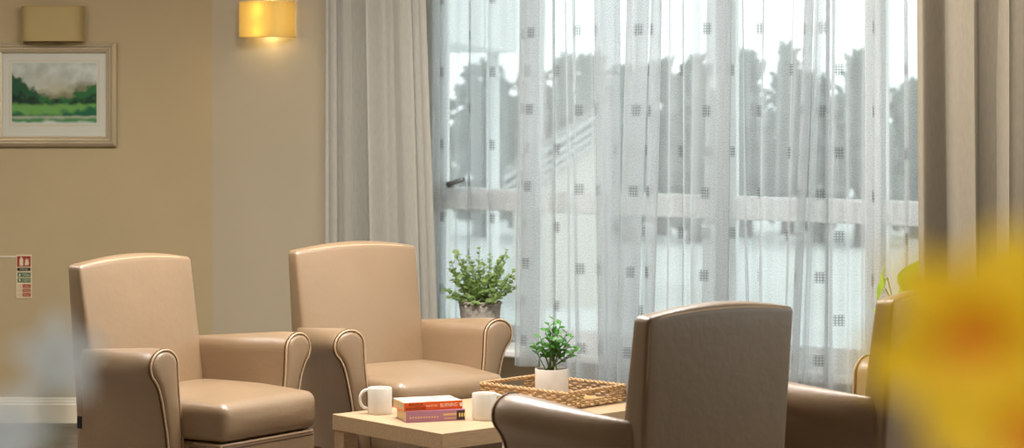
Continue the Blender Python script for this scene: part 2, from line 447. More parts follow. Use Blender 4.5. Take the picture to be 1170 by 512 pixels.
def curtain(name, mat, px0, px1, n0, z0, z1, folds, amp, over, seed, lean0=0., lean1=0., res=260, zres=24, phase=0., nmin=None):
    """hanging cloth between picture-edge bearings px0 and px1 on the plane n0 off the wall; lean moves each edge along the wall at the hem"""
    a, b = ux(px0, n0), ux(px1, n0)
    fc = fold_curve(res, folds, amp, over, seed)
    fc2 = fold_curve(res, folds, amp, over, seed+50, warp=.3)
    bm = bmesh.new(); uvl = bm.loops.layers.uv.new('UVMap')
    grid = []; 
    for j in range(zres+1):
        s = j/zres; z = z1+(z0-z1)*s; row = []
        zz = (1.9-z)/1.5
        for i in range(res+1):
            t = i/res
            u = a+(b-a)*t+(lean0*(1-t)+lean1*t)*zz
            k = min(1, max(0, .25*s+.1*math.sin(3*s+t*9)))
            du = fc[i][0]*(1-k)+fc2[i][0]*k; dn = fc[i][1]*(1-k)+fc2[i][1]*k
            dn *= .75+.4*s
            edge = min(1, min(t, 1-t)*12)
            nn = n0+dn
            if nmin is not None: nn = max(nmin, nn)
            row.append(W(u+du*edge, nn, z+.004*math.sin(t*40+seed)*(s > .99)))
        grid.append(row)
    arc = [0.]
    mid = grid[zres//2]
    for i in range(res): arc.append(arc[-1]+(mid[i+1]-mid[i]).length)
    V = [[bm.verts.new(p) for p in row] for row in grid]
    for j in range(zres):
        for i in range(res):
            f = bm.faces.new((V[j][i], V[j][i+1], V[j+1][i+1], V[j+1][i]))
            for lp, (ii, jj) in zip(f.loops, ((i, j), (i+1, j), (i+1, j+1), (i, j+1))):
                lp[uvl].uv = (arc[ii]+phase, grid[jj][ii].z)
    return link(name, bm, mat)

ZR = 2.56
SG = 'sheer curtain panels at the window'
def catmull(P, per):
    out = []
    for k in range(len(P)-1):
        a, b, c, d = P[max(0, k-1)], P[k], P[k+1], P[min(len(P)-1, k+2)]
        for j in range(per):
            t = j/per
            out.append(tuple(.5*(2*b[m]+(c[m]-a[m])*t+(2*a[m]-5*b[m]+4*c[m]-d[m])*t*t+(3*b[m]-a[m]-3*c[m]+d[m])*t**3) for m in range(len(b))))
    out.append(P[-1]); return out
def sheer(label, path, n0, z0, z1, seed, phase=0., zres=30, per=7):
    """cloth following a plan of folds: (bearing at the top of the view, bearing at the hem, depth off the track)"""
    rnd = random.Random(seed); ctrl = []
    for k, (a, b, dn) in enumerate(path):
        ctrl.append((ux(a, n0), ux(b, n0), dn))
        if k < len(path)-1:      # gentle ripples between the named folds
            a2, b2, d2 = path[k+1]; m = int(abs(a2-a)/9)
            for q in range(1, m+1):
                t = q/(m+1); ctrl.append((ux(a+(a2-a)*t, n0), ux(b+(b2-b)*t, n0), dn+(d2-dn)*t+(.013 if q % 2 else -.013)*rnd.uniform(.2, 1.)))
    C = catmull(ctrl, per); bm = bmesh.new(); uvl = bm.loops.layers.uv.new('UVMap'); grid = []
    for j in range(zres+1):
        z = z1+(z0-z1)*j/zres; t = min(1.15, max(-.3, (1.88-z)/1.55)); row = []
        for i, (u0, u1, dn) in enumerate(C):
            w = u0+(u1-u0)*t+.003*math.sin(i*.21+z*2.1+seed)
            row.append(W(w, n0+dn*(.85+.3*t)+.003*math.sin(i*.13+z*3+seed), z))
        grid.append(row)
    arc = [0.]; mid = grid[zres//2]
    for i in range(len(C)-1): arc.append(arc[-1]+(mid[i+1]-mid[i]).length)
    V = [[bm.verts.new(p) for p in row] for row in grid]
    for j in range(zres):
        for i in range(len(C)-1):
            f = bm.faces.new((V[j][i], V[j][i+1], V[j+1][i+1], V[j+1][i]))
            for lp, (ii, jj) in zip(f.loops, ((i, j), (i+1, j), (i+1, j+1), (i, j+1))): lp[uvl].uv = (arc[ii]+phase, grid[jj][ii].z)
    return tag(link('sheer_curtain', bm, M['sheer'], None), label, 'curtain', SG)
sheer('short white sheer panel behind the leafy basket plant, ending at the window sill',
      [(478, 480, 0), (506, 503, .01), (510, 507, -.01), (505, 503, .012), (534, 532, .0), (540, 536, .012), (536, 534, -.012), (552, 552, .01), (556, 556, -.008), (572, 573, .006), (595, 595, 0), (612, 612, .01)], -.055, ZS+.012, ZT-.03, 3, .05)
sheer('short white sheer panel with its hem just below sill height, right of the basket plant',
      [(596, 592, .02), (606, 598, .03), (620, 611, .022), (624, 614, .0), (612, 604, -.02), (597, 590, -.02), (598, 594, -.035), (604, 598, -.045), (616, 608, -.04)], .21, .405, ZR, 11, .02)
sheer('widest full length white sheer panel, hanging behind the woven tray, deep folds',
      [(617, 617, 0), (629, 629, .02), (633, 633, -.01), (628, 629, -.02), (655, 660, 0), (659, 666, .015), (655, 663, .02), (672, 680, .0), (684, 689, -.02), (698, 703, -.03),
       (707, 712, .0), (702, 706, .02), (683, 690, .03), (680, 688, .0), (697, 700, -.045), (712, 712, -.05), (724, 716, -.03), (741, 728, .02), (746, 733, .035), (738, 722, .045), (722, 712, .04), (720, 710, .0), (736, 724, -.03), (752, 738, -.02),
       (759, 748, .02), (754, 744, .035), (748, 738, .02), (762, 758, -.01), (776, 772, .012), (780, 778, -.01), (777, 775, -.02), (795, 790, .0), (812, 806, .03), (826, 818, .02), (829, 821, -.01), (818, 810, -.03), (804, 795, -.03), (802, 793, -.05), (816, 806, -.055), (828, 820, -.05)], .325, .05, ZR, 21, .10)
sheer('white sheer panel behind the nearer armchair back, its right edge slanting inward',
      [(826, 822, 0), (833, 829, .02), (836, 832, .0), (831, 828, -.02), (848, 856, 0), (851, 861, .016), (848, 857, .01), (872, 868, -.008), (875, 871, .012), (873, 869, .016), (905, 894, .0), (915, 896, .02), (926, 906, .02), (929, 909, -.01), (918, 898, -.03), (915, 896, -.04), (926, 908, -.045), (938, 917, -.03)], .238, .05, ZR, 31, .16)
sheer('rightmost white sheer panel, meeting the right drape',
      [(934, 914, 0), (938, 930, .02), (944, 941, .02), (947, 945, -.01), (941, 938, -.02), (952, 950, 0), (956, 954, .015), (952, 951, .02), (998, 998, .0), (1002, 1002, .018), (999, 1000, .02), (1035, 1036, .0), (1039, 1040, .018), (1036, 1037, .02), (1058, 1058, .0), (1072, 1072, .0)], .168, .05, ZR, 43, .03)
tag(curtain('drape', M['drape'], 370, 487, .23, .03, ZR, 4.3, .045, .02, 5, lean1=.07, res=220),
    'pale grey linen drape hanging left of the window', 'curtain', 'heavy drapes framing the window')
tag(curtain('drape', M['drape_shaded'], 1051, 1215, .42, .03, ZR, 3.4, .05, .02, 8, res=220, lean0=.012),
    'linen drape with shade in its colour, hanging right of the window, above the daffodil', 'curtain', 'heavy drapes framing the window')
def track(label, u0_, u1_, n_, z0_, z1_):
    p_ = W((u0_+u1_)/2, n_, z0_); r_ = thing('curtain_track', label, 'curtain track', p_, WROT, 'white curtain tracks above the window')
    bm = bmesh.new(); h_ = (u1_-u0_)/2; box(bm, -h_, h_, -.012, .012, .003, z1_-z0_, .003); link('channel', bm, M['pvc'], r_, smooth=False)
    for e_ in (-h_, h_):
        bm = bmesh.new(); box(bm, e_-.006, e_+.006, -.015, .015, .002, z1_-z0_, .003); link('end_stop', bm, M['pvc'], r_, smooth=False)
track('white curtain track inside the window recess for the short left sheer', U0+.02, 2.0, -.055, ZT-.03, ZT)
track('white ceiling track above the window for the long sheers', 1.55, 3.75, .22, ZR, H)
track('white ceiling track for the pale linen drape left of the window', .5, 1.40, .23, ZR, H)
track('white ceiling track for the linen drape right of the window', 3.2, 4.4, .42, ZR, H)

# ------------------------------------------------------------------ wall lamps
def wall_lamp(label, loc, rz, lit):
    t = thing('wall_lamp', label, 'lamp', loc, rz, 'wall lamps')
    # local: wall is y=0, room is -y, z centre 0
    hw, dep, hh = .137, .095, .077
    bm = bmesh.new(); n = 40
    def pf(k, e=0.):
        a = math.pi*k/n; c, s = math.cos(a), math.sin(a)
        return ((hw-e)*math.copysign(abs(c)**(2/5.), c), -.004-(dep-e)*abs(s)**(2/3.2))
    rows = []
    for z, e in ((-hh, 0), (hh, 0), (hh, .003), (-hh, .003)):
        rows.append([bm.verts.new((*pf(k, e), z)) for k in range(n+1)])
    for A, B in zip(rows, rows[1:]+rows[:1]):
        for k in range(n): bm.faces.new((A[k], A[k+1], B[k+1], B[k]))
    sharp(link('lamp_shade', bm, M['shade_lit' if lit else 'shade'], t))
    for z in (-hh, hh):
        bm = bmesh.new(); tube(bm, [Vector((*pf(k), z)) for k in range(n+1)], .0022, 6); link('shade_trim', bm, M['shade_lit' if lit else 'shade'], t)
    bm = bmesh.new(); box(bm, -.05, .05, -.014, -.001, -.06, .06, .004); link('back_plate', bm, M['metal'], t, smooth=False)
    bm = bmesh.new(); tube(bm, [(0, -.012, -.035), (0, -.045, -.035), (0, -.05, -.02)], .008, 8); link('lamp_holder', bm, M['metal'], t)
    bm = bmesh.new(); lathe(bm, [(.004, -.022), (.012, -.016), (.019, .002), (.021, .015), (.016, .030), (.004, .037)], 16)
    for v in bm.verts: v.co.y -= .05
    if lit:
        m = N('lit_bulb'); e = m.n('Emission', Strength=8.); e.inputs[0].default_value = (1, .80, .42, 1); mb = m.done(e.outputs[0])
    else: mb = M['mug']
    link('bulb', bm, mb, t)
    if lit:
        for dz in (.055, -.055):
            li = bpy.data.lights.new('lamp_light', 'POINT'); li.energy = .42; li.color = (1, .80, .42); li.shadow_soft_size = .02
            lo = bpy.data.objects.new('lamp_light', li); COL.objects.link(lo); lo.parent = t; lo.location = (0, -.05, dz)
    return t
p = at(62, 27.5, CY)
wall_lamp('unlit bow-fronted wall lamp above the framed landscape picture', (p.x, CY, p.z), 0, False)
u = ux(310.5); p = W(u, 0, 0); wall_lamp('glowing yellow wall lamp beside the pale linen drape', (p.x, p.y, CAMZ+(100-22.5)/F*p.y), WROT, True)

# ------------------------------------------------------------------ framed picture
s = F/CY
pc = at(62.4, 108, CY)
pic = thing('framed_picture', 'framed watercolour of a green landscape in a wide ivory mount', 'picture', (pc.x, CY, pc.z))
fw, fh = 71.1/s, 59.3/s
def frame_mesh(bm, fw, fh, prof):
    rings = []
    for (inset, y) in prof:
        rings.append([bm.verts.new((sx*(fw-inset), -y, sz*(fh-inset))) for sx, sz in ((-1, -1), (1, -1), (1, 1), (-1, 1))])
    for A, B in zip(rings, rings[1:]):
        for k in range(4): bm.faces.new((A[k], A[(k+1) % 4], B[(k+1) % 4], B[k]))
bm = bmesh.new()
frame_mesh(bm, fw, fh, [(0, .002), (0, .020), (.014, .032), (.017, .032), (.0185, .022), (.021, .022), (.024, .027), (.030, .027), (.033, .017), (.036, .017), (.039, .020), (.046, .016), (.046, .004)])
link('picture_frame', bm, M['frame'], pic, smooth=False)
bm = bmesh.new(); box(bm, -fw+.044, fw-.044, -.008, -.003, -fh+.044, fh-.044); mt = link('mount', bm, M['mount'], pic, smooth=False)
bm = bmesh.new(); iw, ih = 48.3/s, 34.3/s; box(bm, -iw, iw, -.0095, -.0078, -ih, ih)
o = link('painting', bm, M['painting'], pic, smooth=False, loc=(0, 0, at(0, 106.3, CY).z-pc.z))
bm = bmesh.new(); frame_mesh(bm, iw+.012, ih+.012, [(0, .0078), (0, .0088), (.0025, .0088), (.0025, .0078)]); link('mount_bevel', bm, M['paper'], pic, smooth=False, loc=(0, 0, at(0, 106.3, CY).z-pc.z))
bm = bmesh.new(); box(bm, -fw+.045, fw-.045, -.0125, -.0112, -fh+.045, fh-.045); link('picture_glass', bm, M['glass'], pic, smooth=False)

# ------------------------------------------------------------------ fire notice
sc_ = at(27.5, 316, CY)
sg = thing('fire_notice', 'small red and green fire extinguisher notice on tan wall', 'sign', (sc_.x, CY, sc_.z))
SW, SH = 9./s, 24.8/s
def sq(bm, x0, x1, z0, z1, y0=.0035, y1=.0045): box(bm, x0*SW, x1*SW, -y1, -y0, z0*SH, z1*SH)
bm = bmesh.new(); box(bm, -SW, SW, -.0035, -.0002, -SH, SH, .001); link('sign_board', bm, M['sign_white'], sg, smooth=False)
bm = bmesh.new(); sq(bm, -.86, .86, .46, .94); link('red_panel', bm, M['sign_red'], sg, smooth=False)
bm = bmesh.new(); sq(bm, -.86, .86, .26, .41); link('black_panel', bm, M['sign_black'], sg, smooth=False)
bm = bmesh.new(); sq(bm, -.2, .86, -.02, .19); sq(bm, -.2, .86, -.27, -.07); sq(bm, -.8, -.24, -.02, .19); sq(bm, -.8, -.24, -.27, -.07); link('green_panel', bm, M['sign_green'], sg, smooth=False)
bm = bmesh.new()
for z in (-.36, -.56, -.76): sq(bm, -.16, .86, z-.155, z); 
link('red_panel', bm, M['sign_red'], sg, smooth=False)
bm = bmesh.new()   # extinguisher and flame pictogram
y0, y1 = .0045, .0052
pe = [(-.55, .50), (-.08, .50), (-.08, .80), (-.22, .86), (-.22, .91), (-.42, .91), (-.42, .86), (-.55, .80)]
def flat(bm, pts):
    a = [bm.verts.new((x*SW, -y0, z*SH)) for x, z in pts]; b = [bm.verts.new((x*SW, -y1, z*SH)) for x, z in pts]
    bm.faces.new(b)
    for i in range(len(pts)): j = (i+1) % len(pts); bm.faces.new((a[i], a[j], b[j], b[i]))
flat(bm, pe)
flat(bm, [(.15, .52), (.55, .52), (.66, .62), (.56, .72), (.62, .84), (.42, .76), (.30, .90), (.30, .74), (.12, .82), (.2, .68), (.1, .6)])
link('pictogram', bm, M['sign_white'], sg, smooth=False)
bm = bmesh.new()
rnd = random.Random(4)
def tiny(x0, x1, z, h=.018):
    x = x0
    while x < x1-.03:
        w = rnd.uniform(.05, .16); flat(bm, [(x, z-h), (min(x+w, x1), z-h), (min(x+w, x1), z+h), (x, z+h)]); x += w+.05
tiny(-.5, .5, .335)
for z in (.12, .05): tiny(-.1, .75, z)
for z in (-.13, -.2): tiny(-.1, .75, z)
for z in (-.44, -.64, -.84): tiny(0, .7, z)
flat(bm, [(-.62, .02), (-.42, .02), (-.42, .14), (-.62, .14)]); flat(bm, [(-.62, -.22), (-.42, -.22), (-.42, -.1), (-.62, -.1)])
link('small_print', bm, M['sign_white'], sg, smooth=False)
bm = bmesh.new()
for z in (-.36, -.56, -.76):
    for q in range(3): 
        x = -.8+q*.2; flat(bm, [(x, z-.15), (x+.07, z-.15), (x+.16, z), (x+.09, z)])
link('symbol', bm, M['vinyl_seam'], sg, smooth=False)

# ------------------------------------------------------------------ armchair
ARX0, ARX1 = .248, .370           # inner face and outermost scroll
def arm_profile(zt):
    pts = [(ARX0, .25)]
    for k in range(5): pts.append((ARX0, .25+(zt-.06-.25)*(k+1)/5))
    cx, cz, r, rz = (ARX0+ARX1)/2, zt-.056, (ARX1-ARX0)/2, .056
    for k in range(1, 15):
        a = math.pi-k*(math.pi+R(48))/14
        pts.append((cx+r*math.cos(a), cz+rz*math.sin(a)))
    x1, z1 = pts[-1]
    P0, P1, P2, P3 = Vector((x1, z1)), Vector((x1-.022, z1-.028)), Vector((.326, zt-.18)), Vector((.318, zt-.26))
    for k in range(1, 8):
        q = k/7; b = P0*(1-q)**3+P1*3*q*(1-q)**2+P2*3*q*q*(1-q)+P3*q**3; pts.append((b.x, b.y))
    pts.append((.316, .34)); pts.append((.314, .25))
    return [(x-.11*max(0, zt-.10-z), z) for x, z in pts]      # the arm flares outward towards its scroll
YF, YB = .27, -.175
def arm_top(y): return .650+.034*min(1, max(0, (y-YB)/(YF-YB-.06)))
def shrink(pts, e):
    n = len(pts); c = []
    for i in range(n):
        a, b = Vector(pts[i-1]), Vector(pts[(i+1) % n]); t = (b-a).normalized(); nrm = Vector((t.y, -t.x))
        c.append((pts[i][0]+nrm.x*e, pts[i][1]+nrm.y*e))
    return c
def arm(s, parent):
    bm = bmesh.new(); rings = []
    ys = [YB, YB+.006]+[YB+.02+(YF-.03-YB-.02)*k/10 for k in range(11)]+[YF-.014, YF-.006, YF-.002]
    ins = [.008, .002]+[0]*11+[.0005, .003, .008]
    for y, e in zip(ys, ins):
        pr = arm_profile(arm_top(y))
        if e: pr = shrink(pr, e)
        kk = .14+.86*min(1, max(0, (y-YB)/(YF-YB-.04)))**.7
        pr = [(ARX0-.012+(x-ARX0+.012)*kk if x > ARX0-.012 else x, z) for x, z in pr]
        rings.append([bm.verts.new((s*x, y, z)) for x, z in pr])
    for A, B in zip(rings, rings[1:]):
        n = len(A)
        for k in range(n): bm.faces.new((A[k], A[(k+1) % n], B[(k+1) % n], B[k]))
    bm.faces.new(rings[0]); bm.faces.new(rings[-1])
    a = sharp(link('armrest', bm, M['vinyl'], parent), 50)
    pr = arm_profile(arm_top(YF))
    bm = bmesh.new()   # padded front panel
    rs = []
    for e, y in ((.006, YF-.006), (.008, YF), (.014, YF+.005), (.022, YF+.007)):
        rs.append([bm.verts.new((s*x, y, z)) for x, z in shrink(pr, e)])
    for A, B in zip(rs, rs[1:]):
        n = len(A)
        for k in range(n): bm.faces.new((A[k], A[(k+1) % n], B[(k+1) % n], B[k]))
    bm.faces.new(rs[-1])
    link('arm_front', bm, M['vinyl'], a)
    bm = bmesh.new(); tube(bm, [(s*x, YF-.001, z) for x, z in shrink(pr, .0022)], .0034, 6)
    link('piping', bm, M['vinyl_seam'], a)
    bm = bmesh.new(); tube(bm, [(s*x, YF-.0075, z) for x, z in shrink(pr, -.0006)], .0020, 6)
    link('seam', bm, M['vinyl_dark_seam'], a)
BW, BZ0, BZ1 = .256, .27, .919
def back_pt(x, ty, z):
    q = (z-BZ0)/(BZ1-BZ0); w = 1-(x/BW)**2
    yf = -.105-.17*(z-.5); yr = -.219-.075*(z-.69)
    y = yr+(yf-yr)*(ty+1)/2
    y += (.016*max(0, ty)*w*math.sin(math.pi*min(1, max(0, q)))) - (.004*max(0, -ty)*w*math.sin(math.pi*min(1, max(0, q))))
    zz = z+(.014+.012*(1-ty*ty))*w*max(0, q)**3
    return Vector((x*(1-.02*(1-q)), y, zz))
def make_chair(label, loc, rz):
    t = thing('armchair', label, 'armchair', loc, rz, 'tan vinyl armchairs around the coffee table')
    # seat base with apron
    bm = bmesh.new(); box(bm, -.249, .249, -.20, .425, .25, .388, .012, 3)
    for v in bm.verts: v.co.x *= 1-.12*min(1, max(0, (v.co.y-.2)/.2))
    b = sharp(link('seat_base', bm, M['vinyl'], t), 50)
    bm = bmesh.new(); 
    tube(bm, [(-.221, .31, .384), (-.215, .41, .384), (-.206, .424, .384), (.206, .424, .384), (.215, .41, .384), (.221, .31, .384)], .0045, 6)
    link('piping', bm, M['vinyl_seam'], b)
    bm = bmesh.new(); tube(bm, [(-.231, .30, .372), (-.2185, .412, .372), (-.207, .4255, .372), (.207, .4255, .372), (.2185, .412, .372), (.231, .30, .372)], .0018, 5)
    link('seam', bm, M['vinyl_dark_seam'], b)
    # seat cushion
    bm = bmesh.new()
    def cf(p):
        x, y, z = p
        w = max(0, 1-(x/.25)**2)*max(0, 1-(y/.26)**2)
        if z > 0: z += .020*w+.006*noise.noise((x*7, y*7, 1))*w
        y += (.010*max(0, 1-(x/.25)**2)*(1-abs(z)/.07)) if y > .1 else 0
        yy = y+.165
        x *= 1-.11*min(1, max(0, (yy-.2)/.2))
        return Vector((x, yy, z+.452))
    soft_box(bm, .498, .545, .122, .034, cf, (16, 16, 4))
    c = link('seat_cushion', bm, M['vinyl'], t)
    # backrest
    bm = bmesh.new()
    soft_box(bm, 2*BW, .10, BZ1-BZ0, .015, lambda p: back_pt(p.x, p.y/.05, p.z+(BZ0+BZ1)/2), (16, 3, 16))
    bk = link('backrest', bm, M['vinyl'], t)
    def rim(ty, e, r, name, mat):
        bm = bmesh.new(); path = []
        w, top = BW-e, BZ1-e
        for k in range(14): path.append(back_pt(-w, ty, BZ0+.03+(top-.012-BZ0-.03)*k/13))
        for k in range(1, 24): path.append(back_pt(-w+2*w*k/24, ty, top-.004*(k in (1, 23))))
        for k in range(14): path.append(back_pt(w, ty, top-.012-(top-.012-BZ0-.03)*k/13))
        tube(bm, path, r, 6); link(name, bm, mat, bk)
    rim(-.86, .0075, .0038, 'piping', M['vinyl_seam'])
    rim(-.70, .0025, .0022, 'seam', M['vinyl_dark_seam'])
    rim(.80, .006, .0034, 'piping', M['vinyl_seam'])
    for s_ in (-1, 1): arm(s_, t)
    for x in (-.19, .19):
        for y in (-.15, .36):
            bm = bmesh.new(); v = box(bm, x-.022, x+.022, y-.022, y+.022, 0, .252, .003)
            for q in v:
                if q.co.z < .1: q.co.x = x+(q.co.x-x)*.75; q.co.y = y+(q.co.y-y)*.75
            link('leg', bm, M['leg_wood'], t, smooth=False)
    return t
def fwd(a): return Vector((-math.sin(a), math.cos(a)))
ch = make_chair('leftmost tan vinyl armchair, beneath the unlit wall lamp and picture, turned towards the table', (-1.112, 7.609, 0), R(180+53))
dup(ch, (-.455, 8.185, 0), R(180+36), 'tan vinyl armchair in front of the pale linen drape, leafy basket behind its arm')
def from_rear(px, py, th):      # stand a chair by its rear top corner
    d = F*(CAMZ-BZ1)/(py-YH); p = at(px, py, d); lat = Vector((math.cos(th), math.sin(th), 0)); f = fwd(th).to_3d()
    q = p+lat*BW+f*.236; return (q.x, q.y, 0)
dup(ch, from_rear(741, 364, R(37.5)), R(37.5), 'tan vinyl armchair seen from behind, right of the woven tray, front of the sheers')
dup(ch, from_rear(1020, 344.2, R(45)), R(45), 'tan vinyl armchair at far right seen from behind, partly covered by the yellow daffodil')
bm = bmesh.new(); box(bm, .272, .276, -.165, -.145, .395, .435, .0008); o = link('fabric_tag', bm, M['black_tag'], ch, smooth=False); o['label'] = 'small black fabric tag'

# ------------------------------------------------------------------ coffee table
TZ = .45
tn = at(505, 495.7, F*(CAMZ-TZ)/395.7); ta = math.atan2(.434, -.376)     # near corner; direction of the short left edge
TL, TW = .90, .558
trz = math.atan2(.376, .434)
table = thing('coffee_table', 'low oak-veneer coffee table with thick top and square legs', 'table', (tn.x, tn.y, 0), trz)
bm = bmesh.new(); box(bm, 0, TL, 0, TW, TZ-.05, TZ, .0015); link('tabletop', bm, M['table'], table, smooth=False)
for x in (.004, TL-.056):
    for y in (.004, TW-.056):
        bm = bmesh.new(); box(bm, x, x+.052, y, y+.052, 0, TZ-.05, .001); link('leg', bm, M['table'], table, smooth=False)

# ------------------------------------------------------------------ mugs
def mug(label, loc, rz):
    t = thing('mug', label, 'mug', loc, rz, 'white mugs on the coffee table')
    bm = bmesh.new(); r, h = .0394, .084
    lathe(bm, [(.001, .002), (r*.80, .002), (r*.84, 0), (r*.94, 0), (r*.985, .004), (r, .010), (r, h-.003), (r-.0012, h-.0003), (r-.0026, h-.0006), (r-.0040, h-.004), (r-.0042, .012), (r*.75, .007), (.001, .006)], 48, cap=(True, True))
    sharp(link('mug_body', bm, M['mug'], t), 60)
    bm = bmesh.new(); pts = []
    for k in range(19):
        a = R(100)-k*R(200)/18
        pts.append((-(r-.004)-.028*max(0, math.cos(a))**.8-.0005, 0, .047+.030*math.sin(a)))
    tube(bm, pts, .0052, 10); 
    for v in bm.verts: v.co.y *= 1.25
    link('handle', bm, M['mug'], t)
    return t
d1 = F*(CAMZ-TZ)/372.6; m1 = at(434, 472.6, d1)
mg = mug('white mug near the table left corner with its handle showing', (m1.x, m1.y, TZ), R(6))
d2 = F*(CAMZ-TZ)/379.5; m2 = at(553.5, 479.5, d2)
dup(mg, (m2.x, m2.y, TZ), R(190), 'white mug beside the stacked books, partly behind the front armchair arm')

# ------------------------------------------------------------------ books
def book(label, px0, py0, z0, rz, L, Wd, T, cov, top, texts):
    d = F*(CAMZ-z0)/(py0-YH); p = at(px0, py0, d)
    b = thing('book', label, 'book', (p.x, p.y, z0), rz, 'paperbacks stacked on the coffee table')
    bm = bmesh.new(); c = .0012
    box(bm, 0, L, 0, Wd, 0, c); box(bm, 0, L, -.0008, .0012, 0, T, .0004); link('cover', bm, M[cov], b, smooth=False)
    bm = bmesh.new(); box(bm, 0, L, 0, Wd, T-c, T); o = link('front_cover', bm, M[top], b, smooth=False)
    bm = bmesh.new(); box(bm, .003, L-.003, .0012, Wd-.003, c, T-c); link('pages', bm, M['paper'], b, smooth=False)
    RX = Matrix.Rotation(R(90), 4, 'X')
    for (s_, x, z, size, mat, sx) in texts:
        text_mesh('spine_lettering', s_, size, M[mat], b, Matrix.Translation((x*L, -.0011, z*T)) @ RX, sx)
    return b
b1 = book('lower mauve paperback lying under the orange book', 464, 483.4, TZ, R(18), .193, .125, .035, 'cover_purple', 'cover_purple', [])
bm = bmesh.new(); box(bm, .165, .191, -.0012, -.0006, .003, .032); link('spine_block', bm, M['ink_dark'], b1, smooth=False)
bm = bmesh.new()
rnd = random.Random(2)
for k in range(11): box(bm, .012+k*.0088, .0165+k*.0088, -.0013, -.0006, .013, .017)
for k in range(7): box(bm, .125+k*.0055, .1285+k*.0055, -.0013, -.0006, .007, .0105); box(bm, .122+k*.0062, .1262+k*.0062, -.0013, -.0006, .018, .0245)
for k in range(3): box(bm, .172+k*.008, .177+k*.008, -.0016, -.0012, .012, .024)
link('spine_print', bm, M['ink_yellow'], b1, smooth=False)
b2 = book('upper orange paperback with pale front cover on top of the stack', 461.8, 470.2, TZ+.0355, R(20.5), .193, .125, .0263, 'cover_orange', 'cover_art',
     [('PAULA', .20, .70, .0125, 'ink_black', 1.25), ('HAWKINS', .20, .26, .0125, 'ink_black', 1.15), ('A SLOW FIRE', .47, .5, .0075, 'ink_cream', .85), ('BURNING', .765, .5, .016, 'ink_cream', .82)])
bm = bmesh.new(); 
box(bm, .184, .195, -.0014, -.0006, .008, .019); link('spine_block', bm, M['ink_cream'], b2, smooth=False)

# ------------------------------------------------------------------ woven tray
BH = .057
kb = at(647.5, 469.3, F*(CAMZ-TZ)/369.3)
brz = math.atan2(.22, .21)
tray = thing('woven_tray', 'rectangular woven seagrass tray with handle slots holding white pot', 'tray', (kb.x, kb.y, TZ+.001), brz)
TA, TB = .292, .39      # local x: the short near-right side, local y: the long near-left side
def strand(bm, P, Q, amp, nw, ph, r):
    n = max(8, int(nw*4)); d = (Q-P); side = Vector((-d.y, d.x, 0)).normalized(); pts = []
    for k in range(n+1):
        t = k/n; pts.append(P+d*t+side*amp*math.sin(math.pi*nw*t+ph)+Vector((0, 0, .0008*math.sin(k*2.3+ph))))
    tube(bm, pts, r, 5)
def tray_side(P, Q, gap):
    bm = bmesh.new(); L = (Q-P).length; d = (Q-P)/L; ns = max(6, int(L/.021))
    for k in range(ns+1):
        p = P+d*(L*k/ns)
        mid = gap and abs(k/ns-.5) < .2
        tube(bm, [p+Vector((0, 0, .002)), p+Vector((0, 0, .020 if mid else BH-.004))], .0028, 5)
    for j in range(6):
        z = .005+j*.0090
        for (a, b) in (((0, .28), (.72, 1)) if (gap and j in (3, 4)) else ((0, 1),)):
            strand(bm, P+d*L*a+Vector((0, 0, z)), P+d*L*b+Vector((0, 0, z)), .0030, ns*(b-a), math.pi*(j % 2), .0036)
    link('side_panel', bm, M['rattan'], tray)
    bm = bmesh.new()
    for ph in (0, math.pi):
        n = int(L/.006); pts = []
        nx = Vector((-d.y, d.x, 0))
        for k in range(n+1):
            a = k*.9+ph; pts.append(P+d*(L*k/n)+nx*.0036*math.cos(a)+Vector((0, 0, BH-.003+.0030*math.sin(a))))
        tube(bm, pts, .0040, 5)
    link('rim', bm, M['rattan'], tray)
c0, c1, c2, c3 = Vector((0, 0, 0)), Vector((TA, 0, 0)), Vector((TA, TB, 0)), Vector((0, TB, 0))
tray_side(c0, c1, True); tray_side(c1, c2, False); tray_side(c2, c3, True); tray_side(c3, c0, False)
bm = bmesh.new()
for k in range(27): strand(bm, Vector((.004+k*.0112, .003, .0035)), Vector((.004+k*.0112, TB-.003, .0035)), .0016, 20, math.pi*(k % 2), .0032)
box(bm, .003, TA-.003, .003, TB-.003, .0012, .0035)
link('tray_base', bm, M['liner'], tray)

# ------------------------------------------------------------------ plants
def leaf(bm, p, d, up, L, Wd, fold=.25, curl=.2, shape='oval', mat=0):
    d = d.normalized(); s = d.cross(up)
    if s.length < 1e-3: s = d.cross(Vector((1, 0, 0)))
    s.normalize(); n = s.cross(d).normalized()
    ws = {'oval': (0, .62, 1, .92, .5, 0), 'round': (.1, .85, 1, .95, .65, .12), 'pointed': (0, .7, 1, .75, .35, 0), 'heart': (.55, 1, .95, .75, .4, 0)}[shape]
    prev = None; k = len(ws)-1
    for i, w in enumerate(ws):
        t = i/k; c = p+d*L*t-n*curl*L*t*t
        w2 = w*Wd/2
        cur = (bm.verts.new(c-s*w2+n*fold*w2), bm.verts.new(c), bm.verts.new(c+s*w2+n*fold*w2))
        if prev:
            for a in (0, 1):
                f = bm.faces.new((prev[a], prev[a+1], cur[a+1], cur[a])); f.material_index = mat
        prev = cur

